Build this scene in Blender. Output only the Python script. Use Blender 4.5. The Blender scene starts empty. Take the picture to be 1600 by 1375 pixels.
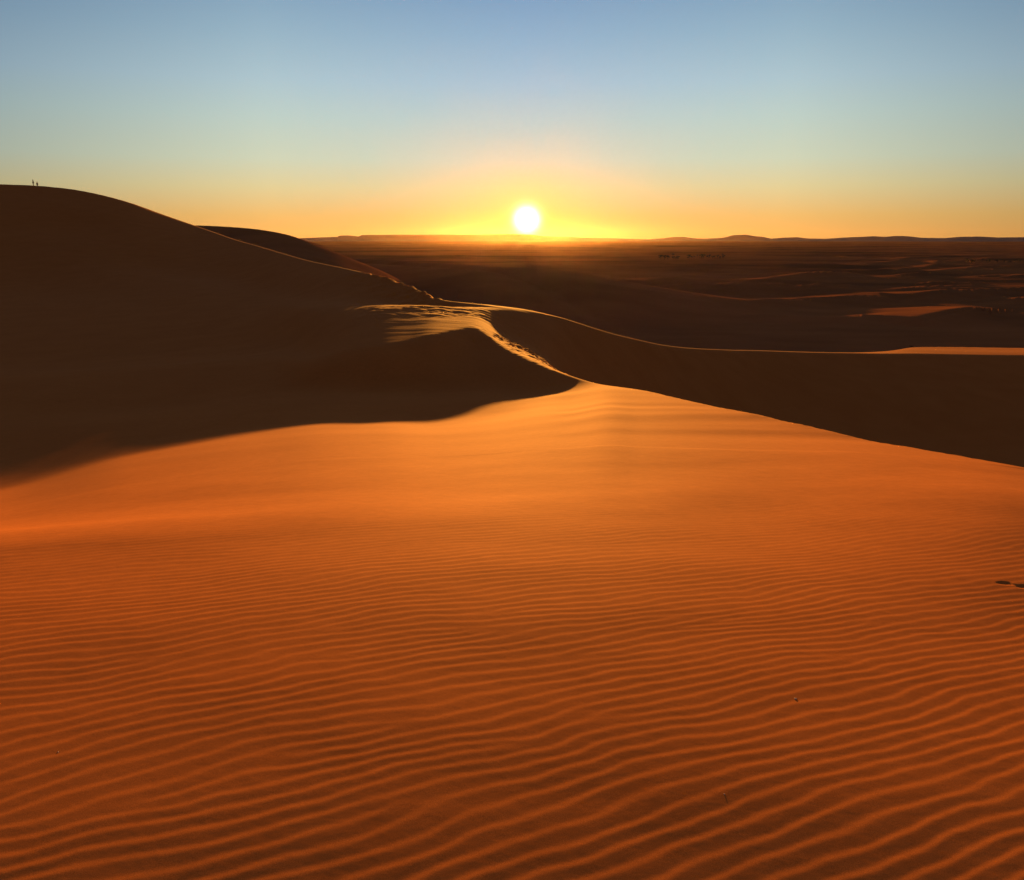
import bpy, bmesh, math, random
import numpy as np
random.seed(4); np.random.seed(4)
SC = bpy.context.scene
COL = SC.collection

# ---------------------------------------------------------------- camera
FPX = 1386.0                       # focal length in pixels of a 1600 wide frame
HOR = 374.0                        # row of the true horizon
PITCH = math.atan((687.5 - HOR) / FPX)
cam = bpy.data.cameras.new('camera'); cam_o = bpy.data.objects.new('camera', cam); COL.objects.link(cam_o)
cam.sensor_width = 36.0; cam.lens = 36.0 * FPX / 1600.0
cam.clip_start = 0.05; cam.clip_end = 90000.0
cam_o.location = (0, 0, 0); cam_o.rotation_euler = (math.pi / 2 - PITCH, 0, 0)
SC.camera = cam_o

def ray(px, py):
    """azimuth (from +Y towards +X) and tangent of elevation of a picture point"""
    u = (px - 800.0) / FPX; v = (687.5 - py) / FPX
    c, s = math.cos(PITCH), math.sin(PITCH)
    x = u; y = c + v * s; z = -s + v * c
    return math.atan2(x, y), z / math.hypot(x, y)

# ---------------------------------------------------------------- light
EXPO = 2.2
SC.view_settings.view_transform = 'Standard'; SC.view_settings.look = 'None'
SC.view_settings.exposure = EXPO; SC.view_settings.gamma = 1.0
SUN_AZ, SUN_T = ray(823.0, 343.0)
SUN_EL = math.atan(SUN_T)
SUN_DIR = (math.sin(SUN_AZ) * math.cos(SUN_EL), math.cos(SUN_AZ) * math.cos(SUN_EL), math.sin(SUN_EL))
sl = bpy.data.lights.new('sun', 'SUN'); sun_o = bpy.data.objects.new('sun', sl); COL.objects.link(sun_o)
sl.energy = 3.2; sl.angle = math.radians(0.75); sl.color = (1.0, 0.39, 0.055)
sun_o.rotation_euler = (math.pi / 2 - SUN_EL, 0, math.pi - SUN_AZ)
sun_o.location = (0, 0, 60)

def lin(c):
    return tuple((v / 255 / 12.92) if v / 255 <= 0.04045 else ((v / 255 + 0.055) / 1.055) ** 2.4 for v in c)

W = bpy.data.worlds.new('World'); SC.world = W; W.use_nodes = True
nt = W.node_tree; nt.nodes.clear()
def N(tree, kind, **kw):
    n = tree.nodes.new(kind)
    for k, v in kw.items(): setattr(n, k, v)
    return n
def M(tree, op, a, b=None, c=None, clamp=False):
    n = tree.nodes.new('ShaderNodeMath'); n.operation = op; n.use_clamp = clamp
    for i, v in enumerate((a, b, c)):
        if v is None: continue
        if isinstance(v, (int, float)): n.inputs[i].default_value = v
        else: tree.links.new(v, n.inputs[i])
    return n.outputs[0]
def ramp(tree, fac, stops, interp='LINEAR'):
    n = tree.nodes.new('ShaderNodeValToRGB'); r = n.color_ramp; r.interpolation = interp
    while len(r.elements) > 1: r.elements.remove(r.elements[-1])
    r.elements[0].position = stops[0][0]; r.elements[0].color = (*stops[0][1], 1)
    for p, c in stops[1:]:
        e = r.elements.new(p); e.color = (*c, 1)
    tree.links.new(fac, n.inputs[0])
    return n.outputs[0]
def mixrgb(tree, kind, fac, a, b):
    n = tree.nodes.new('ShaderNodeMix'); n.data_type = 'RGBA'; n.blend_type = kind; n.clamp_result = False; n.clamp_factor = True
    for s, v in ((0, fac), (6, a), (7, b)):
        if isinstance(v, (int, float)): n.inputs[s].default_value = v
        elif isinstance(v, tuple): n.inputs[s].default_value = (*v, 1)
        else: tree.links.new(v, n.inputs[s])
    return n.outputs[2]

geo = N(nt, 'ShaderNodeTexCoord')
nrm = N(nt, 'ShaderNodeVectorMath', operation='NORMALIZE'); nt.links.new(geo.outputs['Generated'], nrm.inputs[0])
sep = N(nt, 'ShaderNodeSeparateXYZ'); nt.links.new(nrm.outputs[0], sep.inputs[0])
elev = M(nt, 'MULTIPLY', M(nt, 'ARCSINE', sep.outputs[2]), 180 / math.pi)
# elevation -2 .. 38 degrees on the ramp
fe = M(nt, 'DIVIDE', M(nt, 'ADD', elev, 2.0), 40.0, clamp=True)
def st(e, c, k=1.0): return ((e + 2.0) / 40.0, tuple(v * k for v in lin(c)))
base = ramp(nt, fe, [st(-2, (246, 168, 86)), st(0.2, (247, 176, 90)), st(1.4, (240, 188, 108)), st(3.1, (226, 208, 152)),
                     st(4.7, (208, 213, 184)), st(7.1, (190, 208, 199)), st(9.1, (174, 198, 206)),
                     st(11.7, (151, 180, 197)), st(13.7, (134, 165, 189)),
                     st(18, (116, 134, 152)), st(26, (104, 104, 118)), st(37, (88, 90, 106))])
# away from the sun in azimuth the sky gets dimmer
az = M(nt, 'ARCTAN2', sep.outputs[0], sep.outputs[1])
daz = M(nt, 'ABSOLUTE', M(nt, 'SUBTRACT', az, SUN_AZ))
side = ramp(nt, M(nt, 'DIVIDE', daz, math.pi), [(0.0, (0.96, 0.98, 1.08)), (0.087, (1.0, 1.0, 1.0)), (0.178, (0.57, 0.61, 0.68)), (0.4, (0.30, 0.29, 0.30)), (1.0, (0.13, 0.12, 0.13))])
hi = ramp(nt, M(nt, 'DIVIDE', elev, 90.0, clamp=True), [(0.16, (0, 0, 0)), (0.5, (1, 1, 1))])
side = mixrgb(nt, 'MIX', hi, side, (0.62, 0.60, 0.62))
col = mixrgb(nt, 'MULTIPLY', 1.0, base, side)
# aureole and disc round the sun
dot = N(nt, 'ShaderNodeVectorMath', operation='DOT_PRODUCT'); nt.links.new(nrm.outputs[0], dot.inputs[0]); dot.inputs[1].default_value = SUN_DIR
ang = M(nt, 'MULTIPLY', M(nt, 'ARCCOSINE', M(nt, 'MINIMUM', dot.outputs['Value'], 1.0)), 180 / math.pi)
def gl(width, power): return M(nt, 'EXPONENT', M(nt, 'MULTIPLY', M(nt, 'POWER', M(nt, 'DIVIDE', ang, width), power), -1.0))
def addglow(col, g, c, k):
    sc = N(nt, 'ShaderNodeVectorMath', operation='SCALE'); sc.inputs[0].default_value = tuple(v * k for v in c); nt.links.new(g, sc.inputs['Scale'])
    return mixrgb(nt, 'ADD', 1.0, col, sc.outputs[0])
warm = mixrgb(nt, 'MULTIPLY', M(nt, 'MULTIPLY', gl(2.6, 1.5), 0.4), col, (1.0, 0.76, 0.16))
col = addglow(warm, gl(4.5, 1.5), (1.0, 0.50, 0.20), 0.02)
col = addglow(col, gl(1.2, 1.8), (1.0, 0.60, 0.07), 0.35)
col = addglow(col, gl(0.56, 2.0), (1.0, 0.93, 0.60), 8.0)
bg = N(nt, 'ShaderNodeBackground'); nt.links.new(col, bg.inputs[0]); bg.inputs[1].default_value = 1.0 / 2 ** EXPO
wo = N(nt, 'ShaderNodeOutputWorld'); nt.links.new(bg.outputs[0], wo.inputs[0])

# ---------------------------------------------------------------- materials
def new_mat(name):
    m = bpy.data.materials.new(name); m.use_nodes = True
    b = m.node_tree.nodes['Principled BSDF']
    return m, m.node_tree, b
def noise(t, vec, scale, detail=3, rough=0.55):
    n = N(t, 'ShaderNodeTexNoise'); n.inputs['Scale'].default_value = scale; n.inputs['Detail'].default_value = detail
    n.inputs['Roughness'].default_value = rough; t.links.new(vec, n.inputs['Vector']); return n.outputs['Fac']

SAND, t, b = new_mat('orange_sand')
tc = N(t, 'ShaderNodeNewGeometry'); P = tc.outputs['Position']
n1 = noise(t, P, 0.35, 4); n2 = noise(t, P, 9.0, 4); n3 = noise(t, P, 420.0, 2, 0.7)
c1 = ramp(t, n1, [(0.3, (0.53, 0.176, 0.040)), (0.7, (0.58, 0.202, 0.048))])
c2 = ramp(t, n2, [(0.3, (0.94, 0.93, 0.92)), (0.7, (1.06, 1.06, 1.06))])
c3 = ramp(t, n3, [(0.25, (0.66, 0.62, 0.58)), (0.5, (1.0, 1.0, 1.0)), (0.78, (1.38, 1.42, 1.5))])
cc = mixrgb(t, 'MULTIPLY', 1.0, mixrgb(t, 'MULTIPLY', 1.0, c1, c2), c3)
t.links.new(cc, b.inputs['Base Color'])
b.inputs['Roughness'].default_value = 0.92
b.inputs['Specular IOR Level'].default_value = 0.008
b.inputs['Specular Tint'].default_value = (1.0, 0.45, 0.12, 1)
bu = N(t, 'ShaderNodeBump'); bu.inputs['Distance'].default_value = 0.0006; bu.inputs['Strength'].default_value = 0.22
t.links.new(n3, bu.inputs['Height'])
n4 = noise(t, P, 2.2, 5, 0.6)
bv = N(t, 'ShaderNodeBump'); bv.inputs['Distance'].default_value = 0.006; bv.inputs['Strength'].default_value = 0.5
t.links.new(n4, bv.inputs['Height']); t.links.new(bv.outputs[0], bu.inputs['Normal']); t.links.new(bu.outputs[0], b.inputs['Normal'])

PLAIN, t, b = new_mat('far_sand')
tc = N(t, 'ShaderNodeNewGeometry'); P = tc.outputs['Position']
mp = N(t, 'ShaderNodeMapping'); mp.inputs['Scale'].default_value = (1.0, 1.8, 1.0); t.links.new(P, mp.inputs[0])
n1 = noise(t, mp.outputs[0], 0.0016, 6, 0.6); n2 = noise(t, mp.outputs[0], 0.02, 4)
c1 = ramp(t, n1, [(0.35, (0.20, 0.095, 0.045)), (0.5, (0.40, 0.16, 0.06)), (0.68, (0.50, 0.20, 0.075))])
c2 = ramp(t, n2, [(0.3, (0.88, 0.88, 0.88)), (0.7, (1.1, 1.1, 1.1))])
t.links.new(mixrgb(t, 'MULTIPLY', 1.0, c1, c2), b.inputs['Base Color'])
b.inputs['Roughness'].default_value = 1.0; b.inputs['Specular IOR Level'].default_value = 0.0
b.inputs['Specular Tint'].default_value = (1.0, 0.62, 0.30, 1)

def simple(name, c, rough=0.8, var=0.25, scale=8.0):
    m, t, b = new_mat(name)
    tc = N(t, 'ShaderNodeTexCoord'); n = noise(t, tc.outputs['Object'], scale, 4)
    cr = ramp(t, n, [(0.3, tuple(v * (1 - var) for v in c)), (0.7, tuple(v * (1 + var) for v in c))])
    t.links.new(cr, b.inputs['Base Color']); b.inputs['Roughness'].default_value = rough
    return m
ROCK = simple('hill_rock', (0.22, 0.14, 0.10), 0.9, 0.2, 0.002)
LEAF = simple('leaf', (0.035, 0.034, 0.018), 0.7, 0.3, 1.0)
BARK = simple('bark', (0.10, 0.07, 0.045), 0.9, 0.3, 4.0)
SKIN = simple('skin', (0.42, 0.25, 0.17), 0.6, 0.05)
HAIR = simple('hair', (0.03, 0.02, 0.015), 0.6, 0.2)
CLOTH_A = simple('dark_cloth', (0.05, 0.05, 0.07), 0.9, 0.2)
CLOTH_B = simple('brown_cloth', (0.09, 0.06, 0.05), 0.9, 0.2)

# ---------------------------------------------------------------- helpers
def pchip(xs, ys, x):
    xs = np.asarray(xs, float); ys = np.asarray(ys, float)
    o = np.argsort(xs); xs = xs[o]; ys = ys[o]
    h = np.diff(xs); dl = np.diff(ys) / h
    m = np.zeros_like(ys)
    for i in range(1, len(xs) - 1):
        if dl[i - 1] * dl[i] > 0:
            w1 = 2 * h[i] + h[i - 1]; w2 = h[i] + 2 * h[i - 1]
            m[i] = (w1 + w2) / (w1 / dl[i - 1] + w2 / dl[i])
    m[0] = dl[0] if abs(dl[0]) < 1e9 else 0; m[-1] = dl[-1]
    m[0] *= 0; m[-1] *= 0
    x = np.clip(x, xs[0], xs[-1])
    i = np.clip(np.searchsorted(xs, x) - 1, 0, len(xs) - 2)
    tt = (x - xs[i]) / h[i]
    return (ys[i] * (1 + 2 * tt) * (1 - tt) ** 2 + m[i] * h[i] * tt * (1 - tt) ** 2
            + ys[i + 1] * tt ** 2 * (3 - 2 * tt) + m[i + 1] * h[i] * tt ** 2 * (tt - 1))
def vnoise(x, y, seed=0):
    """smooth gradient noise, about -0.7..0.7"""
    xi = np.floor(x).astype(np.int64); yi = np.floor(y).astype(np.int64)
    fx = x - xi; fy = y - yi
    def g(ix, iy, dx, dy):
        h = (ix * 374761393 + iy * 668265263 + seed * 2147483647) & 0xffffffff
        h = ((h ^ (h >> 13)) * 1274126177) & 0xffffffff
        h = (h ^ (h >> 16)) & 0xffff
        a = h / 65536.0 * 2 * np.pi
        return np.cos(a) * dx + np.sin(a) * dy
    u = fx ** 3 * (fx * (fx * 6 - 15) + 10); v = fy ** 3 * (fy * (fy * 6 - 15) + 10)
    a = g(xi, yi, fx, fy); b_ = g(xi + 1, yi, fx - 1, fy); c = g(xi, yi + 1, fx, fy - 1); d = g(xi + 1, yi + 1, fx - 1, fy - 1)
    return (a * (1 - u) + b_ * u) * (1 - v) + (c * (1 - u) + d * u) * v
def sstep(a, b, x):
    t = np.clip((x - a) / (b - a), 0, 1); return t * t * (3 - 2 * t)

# ---------------------------------------------------------------- terrain profile
# polar grid round the viewpoint; each row curve below is a line in the land:
# stations (picture column, picture row, distance) -> azimuth, distance, height
fine = np.radians(np.arange(-50, 50.001, 0.068))
outer = np.radians(50 + 130 * np.linspace(0, 1, 56)[1:] ** 1.5)
AZ = np.concatenate([-outer[::-1], fine, outer]); NA = len(AZ)
D = np.concatenate([np.linspace(0.25, 1.2, 12, endpoint=False), np.arange(1.2, 5.0, 0.0105), np.arange(5.0, 9.5, 0.0155),
                    np.geomspace(9.5, 140.0, 540, endpoint=False), np.geomspace(140.0, 26000.0, 430)])
ND = len(D)

def rowpix(st_):
    a = []; dd = []; zz = []
    for px, py, d in st_:
        az_, te = ray(px, py); a.append(az_); dd.append(d); zz.append(d * te)
    return pchip(a, dd, AZ), pchip(a, zz, AZ)
def rowz(st_):     # (picture column at the horizon, distance, height)
    a = [math.atan((px - 800) / FPX / math.cos(PITCH)) for px, d, z in st_]
    return pchip(a, [s[1] for s in st_], AZ), pchip(a, [s[2] for s in st_], AZ)

rows = []
one = np.ones(NA)
rows.append((0.25 * one, -1.61 * one, 0.3 * one))
rows.append((2.2 * one, -1.632 * one, 1.0 * one))
rows.append((3.2 * one, -1.680 * one, 1.0 * one))
rows.append((4.2 * one, -1.745 * one, 1.0 * one))
brow = []
for px, py in ((-500, 870), (-200, 848), (0, 835), (200, 824), (400, 813), (600, 801), (800, 790), (1000, 783), (1200, 778), (1600, 775), (2100, 855)):
    te = -ray(px, py)[1]; brow.append((px, py, min(8.0, 1.283 / (te - 0.11))))
bd, bz = rowpix(brow); rows.append((bd, bz, 0.55 * one)); BROW2 = len(rows); rows.append(None)
# edge of the shade on the lit slope (right of 900: half way to the near crest)
sd, sz = rowpix([(-600, 800, 16), (-200, 790, 16), (0, 760, 17.2), (200, 705, 18.2), (400, 670, 19.3), (500, 657, 19.6), (600, 655, 19.4), (680, 660, 18.8),
                 (780, 646, 20.1), (880, 627, 21.6), (945, 623, 20), (1000, 642, 17), (1200, 685, 12.5), (1400, 715, 10.5), (1600, 747, 9.6), (2100, 848, 9.2)])
b2 = np.minimum(1.3, 0.4 * (sd - bd)); b2k = 0.035 * (1 - sstep(0.12, 0.3, AZ))
rows[BROW2] = (bd + b2, bz + (sz - bz) * b2 / (sd - bd) - b2k * b2, 0.5 * b2)
rows.append((sd, sz, 1.5 * one))
# basin floor / just before the near crest
rows.append((*rowpix([(-600, 700, 26), (0, 660, 27), (200, 635, 28), (400, 615, 28), (600, 608, 27), (700, 608, 27), (800, 611, 26.4), (870, 611, 25.2), (900, 608, 25.2), (935, 604.5, 24.6),
                      (1000, 616, 21.5), (1200, 663, 15), (1400, 700, 12.1), (1600, 735, 10.7), (2100, 842, 10.1)]), 1.2 * one))
# near crest
cd, cz = rowpix([(-600, 600, 40), (0, 585, 38), (200, 575, 37), (400, 560, 36), (500, 562, 29.8), (600, 547, 29.0), (640, 538, 29.9), (680, 526, 31.3), (710, 518.5, 33.3), (740, 514, 35), (790, 545, 32),
                 (850, 572, 28.5), (930, 597, 26.5), (1000, 607.5, 24), (1100, 629, 19.6), (1200, 650, 16.5), (1300, 671, 14.6), (1400, 691, 13.2), (1500, 710, 12.2), (1600, 728, 11.5), (1800, 766, 11.0), (2100, 838, 10.8)])
cw = pchip([-0.6, -0.15, -0.02, 0.08, 0.6], [2.5, 1.5, 0.9, 0.35, 0.25], AZ)
rows.append((cd, cz, cw))
# foot of the lee side
fd = pchip([-0.7, -0.25, -0.1, 0.02, 0.12, 0.3, 0.5, 0.8], [52, 48, 43, 43, 48, 46, 44, 40], AZ)
drop = pchip([-0.7, -0.25, -0.1, -0.02, 0.03, 0.10, 0.2, 0.5, 0.8], [1.8, 1.2, 0.2, 0.35, 1.0, 5.0, 9.5, 17.0, 17.0], AZ)
FOOT = len(rows); rows.append((fd, cz - drop, pchip([-0.6, -0.2, -0.05, 0.5], [9, 7, 2, 2], AZ)))
# main ridge: from the tall dune on the left down across the picture
C2 = [(-700, 300, 290), (-300, 286, 290), (0, 287.5, 285), (50, 289, 282), (100, 293.5, 275), (150, 302, 265), (200, 315, 255), (250, 333, 247), (300, 350, 235),
      (340, 363, 216), (380, 376.5, 190), (440, 393, 150), (500, 409, 112), (560, 424, 84), (600, 432.5, 72), (650, 447, 60), (700, 470, 50), (740, 474, 50), (780, 478, 51),
      (820, 484, 52), (880, 496, 55), (950, 518, 61), (1000, 531, 67), (1070, 543.5, 78), (1200, 548.5, 94), (1400, 552, 110), (1600, 555, 118), (2100, 565, 130)]
rd, rz = rowpix(C2)
# low hump and valley floor on its near side
kd, kz = rowpix([(-600, 452, 150), (0, 452, 150), (200, 454, 122), (300, 466, 96), (400, 484, 70), (460, 489, 54), (500, 491, 46.5), (550, 483, 44), (600, 476.8, 44.5), (660, 475.3, 46), (700, 476.5, 47),
                 (760, 481, 47.5), (820, 492, 48.5), (850, 505, 49), (880, 525, 50), (950, 590, 53), (1070, 655, 62), (1200, 690, 70), (1400, 706, 78), (1600, 722, 82), (2100, 740, 90)])
fd = np.minimum(fd, cd + (kd - cd) * 0.6)
blend = sstep(-0.24, -0.17, AZ) * (1 - sstep(-0.045, -0.002, AZ))
rows[FOOT] = (fd * (1 - blend) + (cd * 0.5 + kd * 0.5) * blend, (cz - drop) * (1 - blend) + (cz * 0.5 + kz * 0.5 - 0.04) * blend, pchip([-0.6, -0.2, -0.05, 0.5], [9, 6, 2, 2], AZ))
rows.append((kd, kz, pchip([-0.6, -0.25, -0.1, 0.1, 0.5], [25, 12, 1.5, 2.5, 6.0], AZ)))
dip = pchip([-0.6, -0.5, -0.40, -0.33, -0.26, -0.19, -0.15, -0.09, -0.05, 0.0, 0.6], [0, 1.0, 3.4, 3.0, 2.2, 1.1, 0.9, 0.6, 0.12, 0, 0], AZ)
rows.append((kd + (rd - kd) * 0.4, kz + (rz - kz) * 0.4 - dip, 0.12 * (rd - kd)))
rw = pchip([-0.5, -0.3, -0.15, 0.0, 0.15, 0.5], [2.5, 1.6, 0.7, 0.9, 1.2, 1.5], AZ)
rows.append((rd, rz, rw))
td, tz = rowpix([(-700, 300, 294), (-300, 286, 294), (0, 288.4, 290), (100, 295, 281), (200, 317, 261), (300, 352, 241), (380, 377.5, 194), (500, 409, 113), (600, 432.5, 74), (700, 470, 51.5),
                 (820, 484, 53.5), (950, 517.6, 62.5), (1070, 542.8, 80), (1200, 547.5, 97), (1340, 549.5, 112), (1390, 546, 120), (1420, 540.5, 128), (1480, 540, 132), (1600, 543, 135), (2100, 548, 146)])
rows.append((td, tz, 1.0 * one))
rows.append((rd * 1.22 + 6, rz - 0.24 * (rd * 0.22 + 6) * pchip([-0.5, -0.2, 0.0, 0.5], [0.5, 0.7, 1.0, 1.4], AZ), 6 * one))
ROW_SPLIT_F = 1.6
rows.append((np.maximum(rd * 1.9, 175.0), np.minimum(rz - 12, pchip([-0.5, -0.3, -0.1, 0.1, 0.5], [-14, -22, -34, -39, -40], AZ)), 15 * one))
# shoulder of the dune behind
shd, shz = rowpix([(-700, 330, 620), (-200, 330, 620), (100, 345, 620), (200, 352, 620), (260, 350.0, 600), (300, 349.0, 590), (350, 351.0, 570), (400, 355.5, 550), (440, 362.5, 530), (470, 370, 515), (500, 379, 500),
                   (540, 388, 485), (600, 400, 470), (700, 445, 460), (800, 480, 450), (1000, 497, 440), (1110, 494, 440), (1180, 477, 440), (1250, 468.5, 440), (1380, 461, 440), (1450, 459, 440), (1600, 453, 440), (2200, 450, 440)])
rgt = sstep(-0.25, 0.08, AZ); shz = shz * (1 - rgt) + (-39.6) * rgt
rows.append((shd, shz, pchip([-0.3, -0.15, 0.0, 0.5], [14, 5, 5, 8], AZ)))
rows.append((shd * 1.0 + 330, pchip([-0.5, -0.3, -0.1, 0.1, 0.5], [-30, -34, -37, -38, -40], AZ), 30 * one))
rows.append((26000 * one, -40.0 * one, 50 * one))

dk = np.array([r[0] for r in rows]); zk = np.array([r[1] for r in rows]); wk = np.array([r[2] for r in rows])
for k in range(1, len(rows)): dk[k] = np.maximum(dk[k], dk[k - 1] + 0.3)
sl_ = np.diff(zk, axis=0) / np.diff(dk, axis=0)
Z = zk[0][None, :] + sl_[0][None, :] * (D[:, None] - dk[0][None, :])
for k in range(1, len(rows) - 1):
    tt = D[:, None] - dk[k][None, :]
    w = wk[k][None, :]
    # compact rounding of the corner: exact outside +-w
    q = np.clip(tt / w, -1, 1)
    soft = np.where(tt > w, tt, np.where(tt < -w, 0.0, w * (q + 1) ** 2 / 4))
    Z = Z + (sl_[k] - sl_[k - 1])[None, :] * soft
X = D[:, None] * np.sin(AZ)[None, :]; Y = D[:, None] * np.cos(AZ)[None, :]
# smooth a little across azimuth so the row curves leave no kinks
def smooth_az(A, n):
    K = np.ones(2 * n + 1); K = np.convolve(K, K); K /= K.sum(); h = len(K) // 2
    P_ = np.pad(A, ((0, 0), (h, h)), mode='edge')
    cs = np.zeros_like(A)
    for i, kk in enumerate(K): cs += kk * P_[:, i:i + A.shape[1]]
    return cs
Z[D > 25] = smooth_az(Z[D > 25], 3)
Z[D <= 25] = smooth_az(Z[D <= 25], 5)

DD = np.broadcast_to(D[:, None], Z.shape)
AA = np.broadcast_to(AZ[None, :], Z.shape)

# soft undulations of the wind-blown slopes
und = vnoise(X / 3.1 + 7, Y / 1.7, 3) * 0.012 + vnoise(X / 9.7, Y / 6.1, 5) * 0.07
Z = Z + und * sstep(8, 15, DD) * (1 - 0.75 * sstep(26, 34, DD) * (1 - sstep(-0.03, 0.02, AA))) * (1 - sstep(60, 200, DD))
Z = Z + vnoise(X / 36, Y / 24, 8) * 0.5 * sstep(70, 160, DD) * (1 - sstep(500, 700, DD)) * sstep(-0.1, 0.05, AA)

strk = (vnoise(X / 7.0 + Y / 5.0, Y / 1.3 - X / 9.0, 71) * 0.017 + vnoise(X / 3.0 + Y / 3.0, Y / 0.55 - X / 7.0, 72) * 0.006) * sstep(29, 34, DD) * (1 - sstep(50, 56, DD)) * sstep(-0.26, -0.2, AA) * (1 - sstep(-0.04, 0.03, AA))
Z = Z + strk
strk2 = vnoise(X / 9.0, Y / 1.5 - X / 12.0, 73) * 0.04 * sstep(12, 14, DD) * (1 - sstep(17, 21, DD)) * sstep(0.03, 0.08, AA)
Z = Z + strk2

facemask = sstep(0, 0.25, (DD - kd[None, :]) / (rd - kd)[None, :]) * (1 - sstep(0.55, 0.92, (DD - kd[None, :]) / (rd - kd)[None, :]))
Z = Z + facemask * ((vnoise(X / 11.0, Y / 16.0, 81) * 0.35 + vnoise(X / 4.0, Y / 7.0, 82) * 0.10) * sstep(0.1, 0.2, AA) + (vnoise(X / 24.0, Y / 30.0, 83) * 0.8 + vnoise(X / 7.0, Y / 9.0, 84) * 0.14) * (1 - sstep(-0.36, -0.24, AA)))

def seg_dist(pts):
    """distance to a polyline in plan and side sign; pts are (x, y) plus extra values that get interpolated"""
    best = np.full(Z.shape, 1e9); side_ = np.zeros(Z.shape); par = np.zeros(Z.shape)
    L = 0
    for i in range(len(pts) - 1):
        (x0, y0), (x1, y1) = pts[i][:2], pts[i + 1][:2]
        dx, dy = x1 - x0, y1 - y0; l2 = dx * dx + dy * dy
        tt = np.clip(((X - x0) * dx + (Y - y0) * dy) / l2, 0, 1)
        ex = X - x0 - tt * dx; ey = Y - y0 - tt * dy
        dd = np.hypot(ex, ey); m = dd < best
        best = np.where(m, dd, best); side_ = np.where(m, np.sign(dx * ey - dy * ex), side_)
        par = np.where(m, (i + tt) / (len(pts) - 1), par)
    return best, side_, par
def plan(px, py, d):
    a, te = ray(px, py); return (d * math.sin(a), d * math.cos(a))
def ridge(st_, h, wn, wf, power=1.0):
    """low sand crest along a line: near-side width wn, far-side width wf"""
    global Z
    pts = [plan(*s) for s in st_]
    dd, sg, pa = seg_dist(pts)
    env = np.sin(np.pi * np.clip(pa, 0, 1)) ** 0.7
    w = np.where(sg > 0, wf, wn)
    Z = Z + h * env * np.exp(-(dd / w) ** 1.0 * 1.5) * (1 - np.exp(-(dd / w * 6 + 0.6)) * 0.25)

# ripples --------------------------------------------------------------
def ripple_height(x, y):
    yy = np.clip(y, 0.0, 12.0)
    # crest lines are y = t*x ; t falls from .5 near the feet to .15 further out
    tloc = 0.25 + 0.35 * np.exp(-np.maximum(yy - 1.2, 0) / 2.6)
    lam = 0.086
    ph = (yy - tloc * x * (1 + 0.05 * x)) / lam
    ph = ph + 1.25 * vnoise(x / 1.3 + 3, y / 0.9 + 1, 11) + 0.75 * vnoise(x / 0.5, y / 0.42, 12) + 0.24 * vnoise(x / 0.16, y / 0.13, 13)
    ph = ph * 2 * np.pi
    rng = np.random.RandomState(9)
    for i in range(40):
        x0 = rng.uniform(-4.5, 4.5); y0 = rng.uniform(1.2, 7.0); s = 1 if rng.rand() < 0.5 else -1
        # pairs of opposite dislocations keep the wavelength even
        ph = ph + s * np.arctan2((y - y0), (x - x0) * 0.5)
        x1 = x0 + rng.uniform(0.5, 1.1) * (1 if rng.rand() < 0.5 else -1); y1 = y0 + rng.uniform(-0.06, 0.06)
        ph = ph - s * np.arctan2((y - y1), (x - x1) * 0.5)
    core = np.ones_like(x); rng = np.random.RandomState(9)
    for i in range(40):
        x0 = rng.uniform(-4.5, 4.5); y0 = rng.uniform(1.2, 7.0); rng.rand(); x1 = x0 + rng.uniform(0.5, 1.1) * (1 if rng.rand() < 0.5 else -1); y1 = y0 + rng.uniform(-0.06, 0.06)
        for cx, cy in ((x0, y0), (x1, y1)): core *= 1 - 0.85 * np.exp(-((x - cx) / 0.09) ** 2 - ((y - cy) / 0.035) ** 2)
    c = np.sin(ph) - 0.28 * np.sin(2 * ph) + 0.06 * np.sin(3 * ph)
    amp = 1.0 + 0.35 * vnoise(x / 0.45, y / 0.3, 14)
    return c * amp * core
m = (D < 11.0); mi = np.where(m)[0]
fadein = sstep(0.5, 1.2, DD[mi]) * (1 - sstep(4.8, 9.4, DD[mi])) * np.where(np.abs(AA[mi]) < 0.75, 1, 0.6)
Z[mi] += 0.00043 * ripple_height(X[mi], Y[mi]) * fadein
Z[mi] += (vnoise(X[mi] / 0.9, Y[mi] / 0.7, 21) * 0.004 + vnoise(X[mi] / 2.4, Y[mi] / 1.9, 22) * 0.014) * sstep(0.4, 1.5, DD[mi])

# footprints -----------------------------------------------------------
def pit(px, py, r_long, r_wide, ang, depth):
    global Z
    a, te = ray(px, py); j = int(np.argmin(np.abs(AZ - a)))
    i = int(np.argmax((Z[:, j] >= D * te) & (D > 1.0)))
    x0, y0 = X[i, j], Y[i, j]
    ex = (X - x0) * math.cos(ang) + (Y - y0) * math.sin(ang); ey = -(X - x0) * math.sin(ang) + (Y - y0) * math.cos(ang)
    r = np.sqrt((ex / r_long) ** 2 + (ey / r_wide) ** 2)
    Z = Z - depth * np.exp(-r ** 3) + depth * 0.08 * np.exp(-((r - 1.45) / 0.35) ** 2)
pit(1569, 911.5, 0.036, 0.020, 0.1, 0.008)
pit(1582, 913.5, 0.022, 0.010, -0.3, 0.004)
pit(1601, 916.8, 0.040, 0.020, 0.2, 0.008)
pit(1640, 921, 0.06, 0.03, 0.2, 0.010)
def trampled(st_, width, d0, depth, size, seed):
    """churned sand along a walked crest"""
    global Z
    dd, sg, pa = seg_dist([plan(*s) for s in st_])
    mask = np.exp(-(dd / width) ** 2) * sstep(0.0, 0.08, pa) * (1 - sstep(0.92, 1.0, pa))
    n_ = np.abs(vnoise(X / size, Y / size, seed)) + 0.5 * np.abs(vnoise(X / size * 2.1, Y / size * 2.1, seed + 1))
    Z = Z + depth * (n_ - 0.3) * mask
trampled([(560, 424, 84), (600, 434, 72), (650, 449, 60), (700, 471, 50)], 2.6, 0, 0.42, 1.2, 31)
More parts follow.
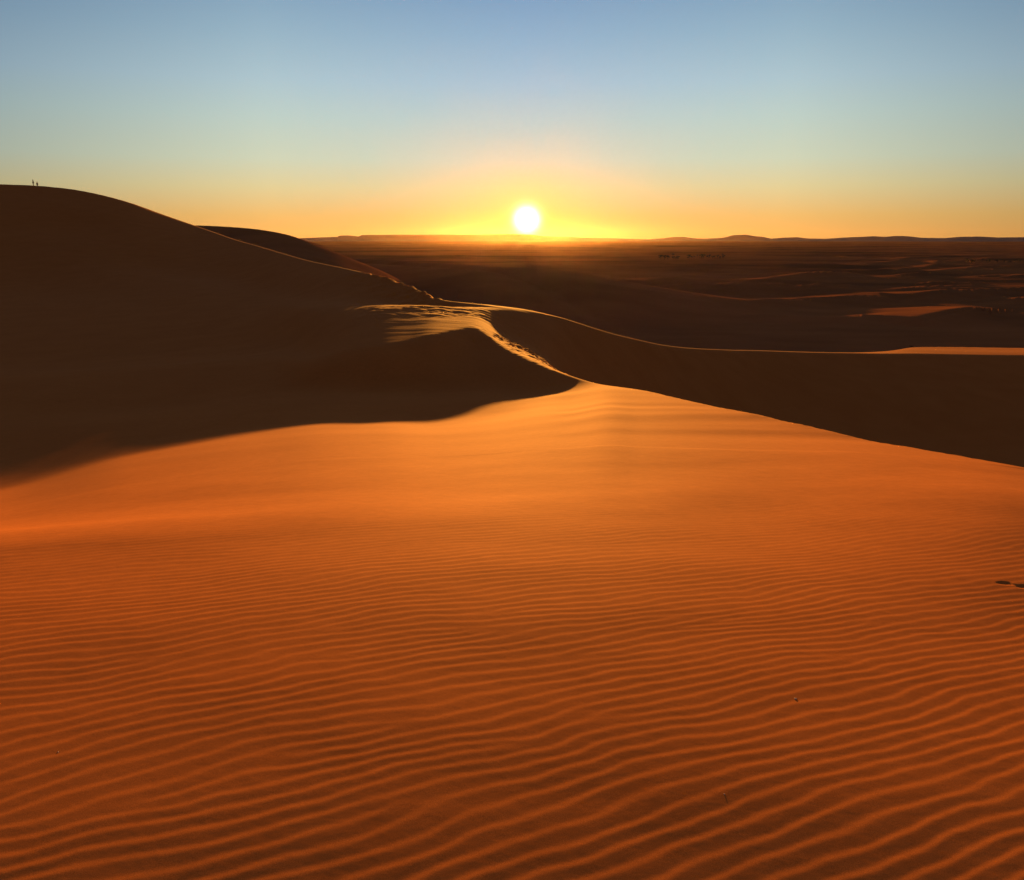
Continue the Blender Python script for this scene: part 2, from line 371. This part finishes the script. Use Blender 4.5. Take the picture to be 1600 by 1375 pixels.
trampled([(500, 482, 44), (600, 480, 43), (680, 486, 43), (760, 492, 44), (800, 500, 42)], 3.4, 0, 0.085, 1.0, 37)
trampled([(790, 528, 38), (840, 548, 34), (890, 568, 31), (940, 592, 28)], 1.2, 0, 0.17, 0.5, 33)
trampled([(1000, 607, 24), (1200, 650, 16.5), (1400, 691, 13.2), (1600, 728, 11.5)], 0.25, 0, 0.02, 0.3, 35)

# rolling dunes of the low ground ----------------------------------------
def dunes(x, y, L, seed):
    wx = x + 0.5 * L * vnoise(x / L, y / L, seed + 1); wy = y + 0.35 * L * vnoise(x / L * 0.7, y / L, seed + 2)
    n_ = vnoise(wx / (L * 2.2), wy / L, seed)
    return 1 - np.minimum(np.abs(n_) * 3.0, 1.0)
far = sstep(430, 600, DD) * (1 - sstep(5000, 16000, DD)) * sstep(-0.16, -0.02, AA)
far2 = sstep(600, 1100, DD) * (1 - sstep(5000, 16000, DD))
fm = np.maximum(far, far2)
mi = np.where(D > 200)[0]
Z[mi] += fm[mi] * (dunes(X[mi], Y[mi], 150.0, 41) ** 1.5 * 2.2 + dunes(X[mi] + 900, Y[mi], 60.0, 51) ** 1.5 * 0.8 + vnoise(X[mi] / 700, Y[mi] / 500, 61) * 3.0)

def far_crest(pts_, h, wn=5.5, wf=12.0, floor=-40.0, merge=False):
    """a low dune of the plain whose crest line is seen along the given points"""
    global Z
    pl = []
    for px, py in pts_:
        a, te = ray(px, py); d = (floor + h) / te; pl.append((d * math.sin(a), d * math.cos(a), d))
    dmin = min(p[2] for p in pl) * 0.75; dmax = max(p[2] for p in pl) * 1.5
    mg = 1.2 * h * wf / dmin + 0.03; a0 = ray(pts_[0][0], 450)[0] - mg; a1 = ray(pts_[-1][0], 450)[0] + mg; dmin -= h * wn; dmax += h * wf
    i0, i1 = np.searchsorted(D, dmin), np.searchsorted(D, dmax); j0, j1 = np.searchsorted(AZ, a0), np.searchsorted(AZ, a1)
    x = X[i0:i1, j0:j1]; y = Y[i0:i1, j0:j1]; best = np.full(x.shape, 1e9); side_ = np.ones(x.shape); par = np.zeros(x.shape)
    for k in range(len(pl) - 1):
        (x0, y0, _), (x1, y1, _) = pl[k], pl[k + 1]; dx, dy = x1 - x0, y1 - y0
        tt = np.clip(((x - x0) * dx + (y - y0) * dy) / (dx * dx + dy * dy), 0, 1); ex = x - x0 - tt * dx; ey = y - y0 - tt * dy
        dd = np.hypot(ex, ey); m_ = dd < best; best = np.where(m_, dd, best); side_ = np.where(m_, np.sign(dx * ey - dy * ex), side_); par = np.where(m_, (k + tt) / (len(pl) - 1), par)
    w = np.where(side_ > 0, h * wf, h * wn); q = np.clip(best / w, 0, 1)
    env = sstep(0, 0.26, par) * sstep(0, 0.26, 1 - par)
    prof = (1 - q) ** 1.3 * (1 - np.exp(-(best / h * 2.0 + 0.8))) / 0.9
    fade_ = np.exp(-(np.where((par <= 0) | (par >= 1), best, 0) / (h * 6)) ** 2)
    if merge: Z[i0:i1, j0:j1] = np.maximum(Z[i0:i1, j0:j1], floor + h * env * prof)
    else: Z[i0:i1, j0:j1] += h * env * prof * fade_
for pts_, h in (([(1130, 482), (1180, 476), (1250, 468.5), (1330, 463), (1380, 460.5), (1410, 461)], 4.0),
                ([(1425, 461), (1450, 458.5), (1500, 455.5), (1560, 454), (1640, 451), (1700, 452)], 4.5),
                ([(1425, 499), (1445, 497.5), (1480, 491), (1522, 484.5), (1530, 485)], 3.6),
                ([(1120, 488), (1200, 494), (1300, 496), (1400, 500)], 2.6),
                ([(985, 447), (1070, 446), (1130, 448), (1225, 443), (1240, 444)], 3.0), ([(1235, 436), (1270, 430), (1310, 428), (1365, 430)], 3.0),
                ([(1460, 442), (1500, 439.5), (1562, 440)], 2.8), ([(876, 438), (900, 437.5), (924, 440)], 2.4), ([(930, 451), (955, 447.5)], 2.2),
                ([(1330, 424), (1400, 422), (1470, 424)], 2.5), ([(1400, 430), (1440, 427), (1500, 429)], 2.5), ([(1500, 419), (1560, 416), (1620, 417)], 2.8),
                ([(1010, 413), (1060, 411.5), (1110, 413)], 2.4), ([(1070, 424), (1120, 422.5), (1170, 424)], 2.4), ([(960, 425), (1000, 427)], 2.2), ([(1150, 413), (1175, 411.5)], 2.4),
                ([(560, 424), (640, 420), (700, 423)], 3.0), ([(700, 432), (760, 430), (830, 433)], 2.6), ([(640, 404), (720, 402), (780, 405)], 3.0), ([(1200, 416), (1260, 413), (1330, 415)], 2.6),
                ([(1560, 472), (1640, 468), (1720, 470)], 3.0), ([(830, 418), (900, 415), (960, 417)], 2.4), ([(1560, 432), (1620, 430), (1700, 432)], 2.6)):
    far_crest(pts_, h, 5.5, 18.0 if pts_[0][0] in (1130, 1425) and h > 3.9 else (16.0 if pts_[0][0] == 1425 else 13.0))
rk = random.Random(77)
for _ in range(26):
    x_ = rk.uniform(960, 1640); y_ = rk.uniform(398, 452); L_ = rk.uniform(35, 110) * (0.5 + (y_ - 395) / 80); t_ = rk.uniform(-0.05, 0.02)
    far_crest([(x_ - L_, y_ - t_ * L_ + rk.uniform(0, 2)), (x_ - L_ * .3, y_ - rk.uniform(0, 1.5)), (x_ + L_ * .4, y_ + t_ * L_ * .5 - 1), (x_ + L_, y_ + t_ * L_ + rk.uniform(0, 2))], rk.uniform(1.4, 3.0), rk.uniform(5, 8), rk.uniform(11, 20))
far_crest([(340, 392), (440, 394), (520, 397), (620, 402), (740, 407), (860, 413), (1000, 422)], 27.0, 5.5, 7.0, -40.0, True)  # dune added behind the shoulder to cast shade on its right flank

# ---------------------------------------------------------------- meshes of the ground
def build_grid(name, i0, i1, mat, close):
    n = i1 - i0
    co = np.empty((n * NA, 3), np.float32)
    co[:, 0] = X[i0:i1].ravel(); co[:, 1] = Y[i0:i1].ravel(); co[:, 2] = Z[i0:i1].ravel()
    a = (np.arange(n - 1)[:, None] * NA + np.arange(NA - 1)[None, :]).ravel()
    quads = np.stack([a, a + 1, a + 1 + NA, a + NA], 1)[:, ::-1]
    me = bpy.data.meshes.new(name)
    if close:      # little fan under the viewpoint
        co = np.vstack([co, [[0, 0, -1.61]]]).astype(np.float32); c = len(co) - 1
        j = np.arange(NA - 1); tris = np.stack([np.full(NA - 1, c), j + 1, j], 1)
    else: tris = np.zeros((0, 3), int)
    nv = len(co); me.vertices.add(nv); me.vertices.foreach_set('co', co.ravel())
    loops = np.concatenate([quads.ravel(), tris.ravel()]).astype(np.int32)
    me.loops.add(len(loops)); me.loops.foreach_set('vertex_index', loops)
    ls = np.concatenate([np.arange(len(quads)) * 4, len(quads) * 4 + np.arange(len(tris)) * 3]).astype(np.int32)
    me.polygons.add(len(ls)); me.polygons.foreach_set('loop_start', ls)
    me.polygons.foreach_set('use_smooth', np.ones(len(ls), bool))
    me.update(calc_edges=True); me.validate()
    me.materials.append(mat)
    o = bpy.data.objects.new(name, me); COL.objects.link(o); o['kind'] = 'structure'
    return o
ISPLIT = int(np.searchsorted(D, 300.0)) + 1
build_grid('sand_dunes', 0, ISPLIT, SAND, True)
build_grid('desert_plain', ISPLIT - 1, ND, PLAIN, False)

def ground(az_, d):
    j = np.clip(np.searchsorted(AZ, az_) - 1, 0, NA - 2); i = np.clip(np.searchsorted(D, d) - 1, 0, ND - 2)
    u = (az_ - AZ[j]) / (AZ[j + 1] - AZ[j]); v = (d - D[i]) / (D[i + 1] - D[i])
    return (Z[i, j] * (1 - u) + Z[i, j + 1] * u) * (1 - v) + (Z[i + 1, j] * (1 - u) + Z[i + 1, j + 1] * u) * v

# ---------------------------------------------------------------- hills on the horizon
def hills(name, prof, dist, depth, seed):
    a = []; h = []
    for px, py in prof:
        az_, te = ray(px, py); a.append(az_); h.append(te * dist + 40.0)
    aa = np.linspace(a[0], a[-1], max(60, int((a[-1] - a[0]) * 1600)))
    hh = np.interp(aa, a, h)
    hh = hh + vnoise(aa * 260, aa * 0, seed) * 4 * (hh > 25) + vnoise(aa * 900, aa * 0 + 4, seed) * 2 * (hh > 25)
    hh = np.maximum(hh, 0)
    cross = [(-1.0, 0.0), (-0.75, 0.12), (-0.5, 0.36), (-0.28, 0.72), (-0.12, 0.96), (0.0, 1.0), (0.3, 0.98), (0.6, 0.6), (1.0, 0.0)]
    verts = []; nc = len(cross)
    for k, (az_, hk) in enumerate(zip(aa, hh)):
        for q, (cx, ch) in enumerate(cross):
            r = dist + cx * depth
            verts.append((r * math.sin(az_), r * math.cos(az_), -41.0 + (hk + 1) * ch * r / dist))
    faces = [(k * nc + q, (k + 1) * nc + q, (k + 1) * nc + q + 1, k * nc + q + 1) for k in range(len(aa) - 1) for q in range(nc - 1)]
    me = bpy.data.meshes.new(name); me.from_pydata(verts, [], faces); me.update(); me.polygons.foreach_set('use_smooth', [True] * len(faces))
    me.materials.append(ROCK)
    o = bpy.data.objects.new(name, me); COL.objects.link(o); o['kind'] = 'structure'
hills('hills', [(430, 377), (445, 375), (470, 372), (500, 371), (527, 370), (530, 368), (548, 368), (560, 369.5), (566, 367), (640, 366.6), (740, 367), (800, 365.5), (830, 366.5), (850, 369), (900, 371), (960, 372.5), (1010, 374), (1030, 376)], 19000, 900, 3)
hills('hills', [(1000, 376), (1020, 373.5), (1035, 372.5), (1050, 370.5), (1068, 370), (1080, 372), (1100, 373), (1130, 371.5), (1145, 367.5), (1165, 366.5), (1180, 369), (1192, 370), (1205, 373), (1220, 371.5), (1245, 370.5), (1262, 372.5),
                (1290, 373), (1320, 371), (1345, 370), (1365, 369), (1382, 370), (1400, 368.5), (1418, 369), (1440, 371.5), (1475, 372), (1500, 370), (1530, 369.5), (1560, 371), (1600, 370.5), (1700, 368), (1800, 371), (1900, 376)], 21000, 900, 7)

# ---------------------------------------------------------------- haze
def haze(density, g):
    top = 230.0; bot = -60.0; R = 25000.0
    me = bpy.data.meshes.new('haze'); bm = bmesh.new(); bmesh.ops.create_cube(bm, size=1.0)
    for v in bm.verts: v.co = (v.co.x * 2 * R, v.co.y * 2 * R, bot if v.co.z < 0 else top)
    bm.to_mesh(me); bm.free()
    o = bpy.data.objects.new('haze', me); COL.objects.link(o); o['kind'] = 'stuff'
    m = bpy.data.materials.new('haze_air'); m.use_nodes = True; t = m.node_tree; t.nodes.clear()
    out = t.nodes.new('ShaderNodeOutputMaterial'); pv = t.nodes.new('ShaderNodeVolumePrincipled')
    pv.inputs['Color'].default_value = (0.95, 0.70, 0.52, 1); pv.inputs['Density'].default_value = density; pv.inputs['Anisotropy'].default_value = g
    t.links.new(pv.outputs[0], out.inputs['Volume']); me.materials.append(m)
haze(0.95e-6, 0.90)

# ---------------------------------------------------------------- things
def hit(px, py, dmin=1.0):
    """first point of the land under a picture point"""
    a, te = ray(px, py); ds = np.geomspace(dmin, 20000, 6000)
    j = int(np.clip(np.searchsorted(AZ, a) - 1, 0, NA - 2)); u = (a - AZ[j]) / (AZ[j + 1] - AZ[j])
    prof = np.interp(ds, D, Z[:, j] * (1 - u) + Z[:, j + 1] * u)
    i = int(np.argmax(prof >= ds * te)); d = ds[i]
    return a, d, (d * math.sin(a), d * math.cos(a), float(prof[i]))
def tag(o, label=None, cat=None, group=None):
    if label: o['label'] = label
    if cat: o['category'] = cat
    if group: o['group'] = group
    return o
def empty(name, loc, rz=0.0):
    o = bpy.data.objects.new(name, None); COL.objects.link(o); o.location = loc; o.rotation_euler = (0, 0, rz); return o
def mesh_obj(name, verts, faces, mat, parent=None, smooth=True):
    me = bpy.data.meshes.new(name); me.from_pydata(verts, [], faces); me.update()
    if smooth: me.polygons.foreach_set('use_smooth', [True] * len(me.polygons))
    me.materials.append(mat); o = bpy.data.objects.new(name, me); COL.objects.link(o)
    if parent: o.parent = parent
    return o
def copy_tree(o, parent=None):
    c = o.copy(); COL.objects.link(c); c.parent = parent
    for ch in o.children: copy_tree(ch, c)
    return c

def tube(pts, radii, n=7):
    from mathutils import Vector
    v = []; f = []
    for k, (p, r_) in enumerate(zip(pts, radii)):
        p = Vector(p); q0 = Vector(pts[max(k - 1, 0)]); q1 = Vector(pts[min(k + 1, len(pts) - 1)])
        t_ = (q1 - q0).normalized(); a = t_.orthogonal().normalized(); b_ = t_.cross(a)
        for i in range(n):
            th = 2 * math.pi * i / n; v.append(tuple(p + (a * math.cos(th) + b_ * math.sin(th)) * r_))
    for k in range(len(pts) - 1):
        for i in range(n):
            f.append((k * n + i, k * n + (i + 1) % n, (k + 1) * n + (i + 1) % n, (k + 1) * n + i))
    f.append(tuple(range(n))[::-1]); f.append(tuple((len(pts) - 1) * n + i for i in range(n)))
    return v, f
def join(parts):
    V = []; F = []
    for v, f in parts:
        o = len(V); V += v; F += [tuple(i + o for i in q) for q in f]
    return V, F
def leaf_cloud(centres, count, size, rng):
    V = []; F = []
    for _ in range(count):
        c = rng.choice(centres)
        while True:
            p = [rng.uniform(-1, 1) for _ in range(3)]
            if sum(q * q for q in p) < 1: break
        base = [c[i] + p[i] * c[3] * (0.7 if i == 2 else 1.0) for i in range(3)]
        a = [rng.gauss(0, 1) for _ in range(3)]; b_ = [rng.gauss(0, 1) for _ in range(3)]
        la = math.sqrt(sum(q * q for q in a)); lb = math.sqrt(sum(q * q for q in b_)); s_ = size * rng.uniform(0.6, 1.3)
        a = [q / la * s_ for q in a]; b_ = [q / lb * s_ * 0.6 for q in b_]; o = len(V)
        V += [tuple(base[i] - a[i] for i in range(3)), tuple(base[i] + b_[i] for i in range(3)), tuple(base[i] + a[i] for i in range(3)), tuple(base[i] - b_[i] for i in range(3))]
        F.append((o, o + 1, o + 2, o + 3))
    return V, F
def make_tree(kind, seed):
    rng = random.Random(seed); root = empty('desert_tree', (0, 0, 0)); H = 9.0
    if kind == 'round':
        parts = [tube([(0, 0, -1.0), (0.1, 0, 1.6), (0.3, 0.1, 3.4)], [0.34, 0.26, 0.2])]; cen = []
        for k in range(7):
            th = k * 0.9 + rng.uniform(-.3, .3); rr = rng.uniform(1.2, 2.6); z = rng.uniform(3.6, 7.6)
            e = (0.3 + rr * math.cos(th), rr * math.sin(th), z)
            parts.append(tube([(0.3, 0.1, 3.2), (0.3 + rr * .5 * math.cos(th), rr * .5 * math.sin(th), (3.2 + z) / 2), e], [0.16, 0.1, 0.04], 5))
            cen.append((*e, rng.uniform(1.1, 1.9)))
        tv, tf = join(parts); cv, cf = leaf_cloud(cen, 900, 0.24, rng)
    else:   # palm
        tv, tf = tube([(0, 0, -1.0), (0.1, 0, 2.5), (0.35, 0, 5.0), (0.5, 0, 7.4)], [0.30, 0.22, 0.19, 0.2]); cv = []; cf = []
        for k in range(26):
            th = k * 2.4; up = rng.uniform(-0.4, 1.3); L = rng.uniform(2.2, 3.0); prev = None
            for q in range(9):
                u = q / 8; r_ = L * u * math.cos(up * 0.6); z = 7.4 + L * u * math.sin(up) * 0.8 - 1.5 * u * u
                x = 0.5 + r_ * math.cos(th); y = r_ * math.sin(th); w = 0.42 * math.sin(math.pi * min(1, u * 0.9 + 0.1))
                nx, ny = -math.sin(th) * w, math.cos(th) * w
                o = len(cv); cv += [(x + nx, y + ny, z - 0.12), (x, y, z), (x - nx, y - ny, z - 0.12)]
                if q: cf += [(o - 3, o, o + 1, o - 2), (o - 2, o + 1, o + 2, o - 1)]
    mesh_obj('trunk', tv, tf, BARK, root); mesh_obj('crown', cv, cf, LEAF, root, False)
    return root
protos = [make_tree('round', 1), make_tree('round', 2), make_tree('palm', 3)]
spots = []
rng = random.Random(12)
for x0, x1, n_, py, lab, grp, hpx in ((1030, 1062, 9, 405, 'small dark tree in the short tree belt right of the sun, left clump', 'trees of the left clump in the belt', 7.5),
                                 (1076, 1134, 16, 404.5, 'small dark tree in the short tree belt right of the sun, wider right clump', 'trees of the right clump in the belt', 7.5),
                                 (1508, 1524, 5, 411, 'dark tree in the compact clump near the right edge of the plain', 'trees of the compact far right clump', 6.0),
                                 (1534, 1598, 12, 410, 'low dark tree in the thin row at the far right of the plain', 'trees of the far right row', 4.5)):
    for k in range(n_):
        px = x0 + (x1 - x0) * (k + rng.uniform(0.1, 0.9)) / n_; spots.append((px, py + rng.uniform(-1.5, 1.5), lab, grp, hpx * rng.uniform(0.65, 1.2)))
first = [True, True, True]
for px, py, lab, grp, hpx in spots:
    k = rng.choice((0, 1, 2)) ; a, d, p = hit(px, py, 200)
    o = protos[k] if first[k] else copy_tree(protos[k]); first[k] = False
    o.location = (p[0], p[1], p[2] - 0.2); o.rotation_euler = (0, 0, rng.uniform(0, 6.28)); s_ = hpx * d / FPX / 9.0; o.scale = (s_ * 1.15, s_ * 1.15, s_)
    tag(o, lab, 'tree', grp)

# shrub on the sunlit crest
a, d, p = hit(1424, 542, 60)
rg = random.Random(5); sh = empty('desert_shrub', (p[0], p[1], p[2] - 0.03)); tag(sh, 'low dark shrub on the sunlit crest of the middle ridge at right', 'shrub')
st_p = []; cen = []
for k in range(14):
    th = k * 2.4; rr = rg.uniform(0.15, 0.62); z = rg.uniform(0.18, 0.42)
    st_p.append(tube([(0, 0, -0.1), (rr * .5 * math.cos(th), rr * .5 * math.sin(th), z * .7), (rr * math.cos(th), rr * math.sin(th), z)], [0.025, 0.016, 0.008], 5)); cen.append((rr * math.cos(th), rr * math.sin(th), z, 0.16))
v, f = join(st_p); mesh_obj('stem', v, f, BARK, sh); v, f = leaf_cloud(cen, 700, 0.045, rg); mesh_obj('foliage', v, f, LEAF, sh, False)

# pebbles
PEB = simple('pale_stone', (0.80, 0.72, 0.60), 0.7, 0.15, 60.0)
def pebble(px, py, size, seed, label):
    a, d, p = hit(px, py, 1.2); bm = bmesh.new(); bmesh.ops.create_icosphere(bm, subdivisions=3, radius=size / 2)
    for v in bm.verts:
        k = 1 + 0.25 * math.sin(v.co.x / size * 5 + seed) * math.cos(v.co.y / size * 4 + seed * 2) + 0.1 * math.sin(v.co.z / size * 9 + seed)
        v.co *= k; v.co.z *= 0.7
    me = bpy.data.meshes.new('pebble'); bm.to_mesh(me); bm.free(); me.polygons.foreach_set('use_smooth', [True] * len(me.polygons)); me.materials.append(PEB)
    o = bpy.data.objects.new('pebble', me); COL.objects.link(o); o.location = (p[0], p[1], p[2] + size * 0.02); tag(o, label, 'pebble', 'pebbles on the rippled sand')
pebble(1243, 1092, 0.008, 1, 'pale pebble on a ripple crest in the right foreground, largest of the pebbles')
pebble(91, 1175, 0.004, 2, 'tiny pale pebble on the ripples at far left of the foreground')
pebble(1132, 1242, 0.004, 3, 'tiny pale pebble in the ripples at lower right, nearest the viewer')

# two walkers on the top of the tall dune
def person(px, dextra, h, face, top_mat, leg_mat, label, lean, arm):
    a, te = ray(px, 300)
    j = int(np.argmin(np.abs(AZ - a))); i = int(np.argmax(np.where((D > 120) & (D < 330), Z[:, j] / D, -9)))
    d = float(D[i]) + dextra; z = float(ground(a, d))
    root = empty('person', (d * math.sin(a), d * math.cos(a), z - 0.02), face); tag(root, label, 'person', 'people on the dune top')
    V = []; E = []; R = []
    def add(p, r_, par=None):
        V.append(tuple(c * h for c in p)); R.append(r_ * h)
        if par is not None: E.append((par, len(V) - 1))
        return len(V) - 1
    pel = add((0, 0, 0.53), 0.078); wai = add((lean * .3, 0, 0.61), 0.066, pel); che = add((lean * .7, 0, 0.73), 0.082, wai); nb = add((lean, 0, 0.825), 0.040, che)
    hd0 = add((lean + 0.004, 0, 0.875), 0.040, nb); hd1 = add((lean + 0.010, 0, 0.925), 0.054, hd0); hd2 = add((lean + 0.006, 0, 0.965), 0.040, hd1)
    add((lean + 0.066, 0, 0.915), 0.008, hd1)                                    # nose
    for s_ in (-1, 1):
        add((lean, s_ * 0.058, 0.92), 0.008, hd1)                                 # ear
        hip = add((0, s_ * 0.052, 0.50), 0.056, pel); stp = s_ * 0.075
        kn = add((stp * .7 + 0.02, s_ * 0.055, 0.28), 0.036, hip); an = add((stp - 0.01, s_ * 0.057, 0.045), 0.024, kn)
        add((stp + 0.085, s_ * 0.065, 0.02), 0.018, an)
        sh_ = add((lean, s_ * 0.105, 0.800), 0.034, che); el = add((lean - 0.02 + arm * .3, s_ * 0.14, 0.64), 0.026, sh_); wr = add((lean + 0.05 + arm * s_, s_ * 0.135, 0.515), 0.017, el)
        pm = add((lean + 0.06 + arm * s_, s_ * 0.132, 0.478), 0.018, wr)
        for q, (fy, fl) in enumerate(((-.013, .030), (-.004, .036), (.005, .034), (.013, .026))):
            k1 = add((lean + 0.062 + arm * s_ + fy, s_ * 0.130, 0.478 - fl * .6), 0.0052, pm); add((lean + 0.066 + arm * s_ + fy, s_ * 0.124, 0.478 - fl * 1.1), 0.0046, k1)
        t1 = add((lean + 0.078 + arm * s_, s_ * 0.122, 0.474), 0.006, pm); add((lean + 0.086 + arm * s_, s_ * 0.116, 0.456), 0.005, t1)
    def skin(name, idx, grow, mat, edges=None):
        me = bpy.data.meshes.new(name); m_ = {k: n for n, k in enumerate(idx)}
        me.from_pydata([V[k] for k in idx], [(m_[a_], m_[b_]) for a_, b_ in E if a_ in m_ and b_ in m_], []); me.update()
        o = bpy.data.objects.new(name, me); COL.objects.link(o); me.materials.append(mat); o.parent = root
        md = o.modifiers.new('Skin', 'SKIN'); md.use_smooth_shade = True
        sd = me.skin_vertices[0].data if len(me.skin_vertices) else None
        if sd is None:
            bpy.context.view_layer.update(); sd = me.skin_vertices.new().data if hasattr(me.skin_vertices, 'new') else None
        if sd is not None:
            for n, k in enumerate(idx): sd[n].radius = (R[k] * grow, R[k] * grow); sd[n].use_root = (n == 0)
        sb = o.modifiers.new('Subdivision', 'SUBSURF'); sb.levels = 1; sb.render_levels = 2
        return o
    n_all = len(V); body = skin('body', list(range(n_all)), 1.0, SKIN)
    # clothing follows the same joints, a little wider
    per = (n_all - 8) // 2; L0, R0 = 8, 8 + per
    skin('jacket', [0, 1, 2, L0 + 5, L0 + 6, L0 + 7, R0 + 5, R0 + 6, R0 + 7], 1.16, top_mat)
    skin('trousers', [0, L0 + 1, L0 + 2, L0 + 3, R0 + 1, R0 + 2, R0 + 3], 1.2, leg_mat)
    hb = bmesh.new(); bmesh.ops.create_icosphere(hb, subdivisions=3, radius=0.060 * h)
    for v in hb.verts:
        v.co.x = v.co.x * 1.08 - 0.010 * h
        if v.co.z < 0: v.co.z *= (0.9 if v.co.x < 0 else 0.1)
    me = bpy.data.meshes.new('hair'); hb.to_mesh(me); hb.free(); me.materials.append(HAIR)
    o = bpy.data.objects.new('hair', me); COL.objects.link(o); o.parent = root; o.location = ((lean + 0.008) * h, 0, 0.945 * h)
person(53.5, 1.5, 1.76, -2.2, CLOTH_A, CLOTH_B, 'taller person in dark clothes standing on the left dune top, left of the two', 0.01, 0.03)
person(59.5, 3.8, 1.62, -0.7, CLOTH_B, CLOTH_A, 'shorter person in dark clothes standing just over the dune top, right of the two', 0.02, 0.01)
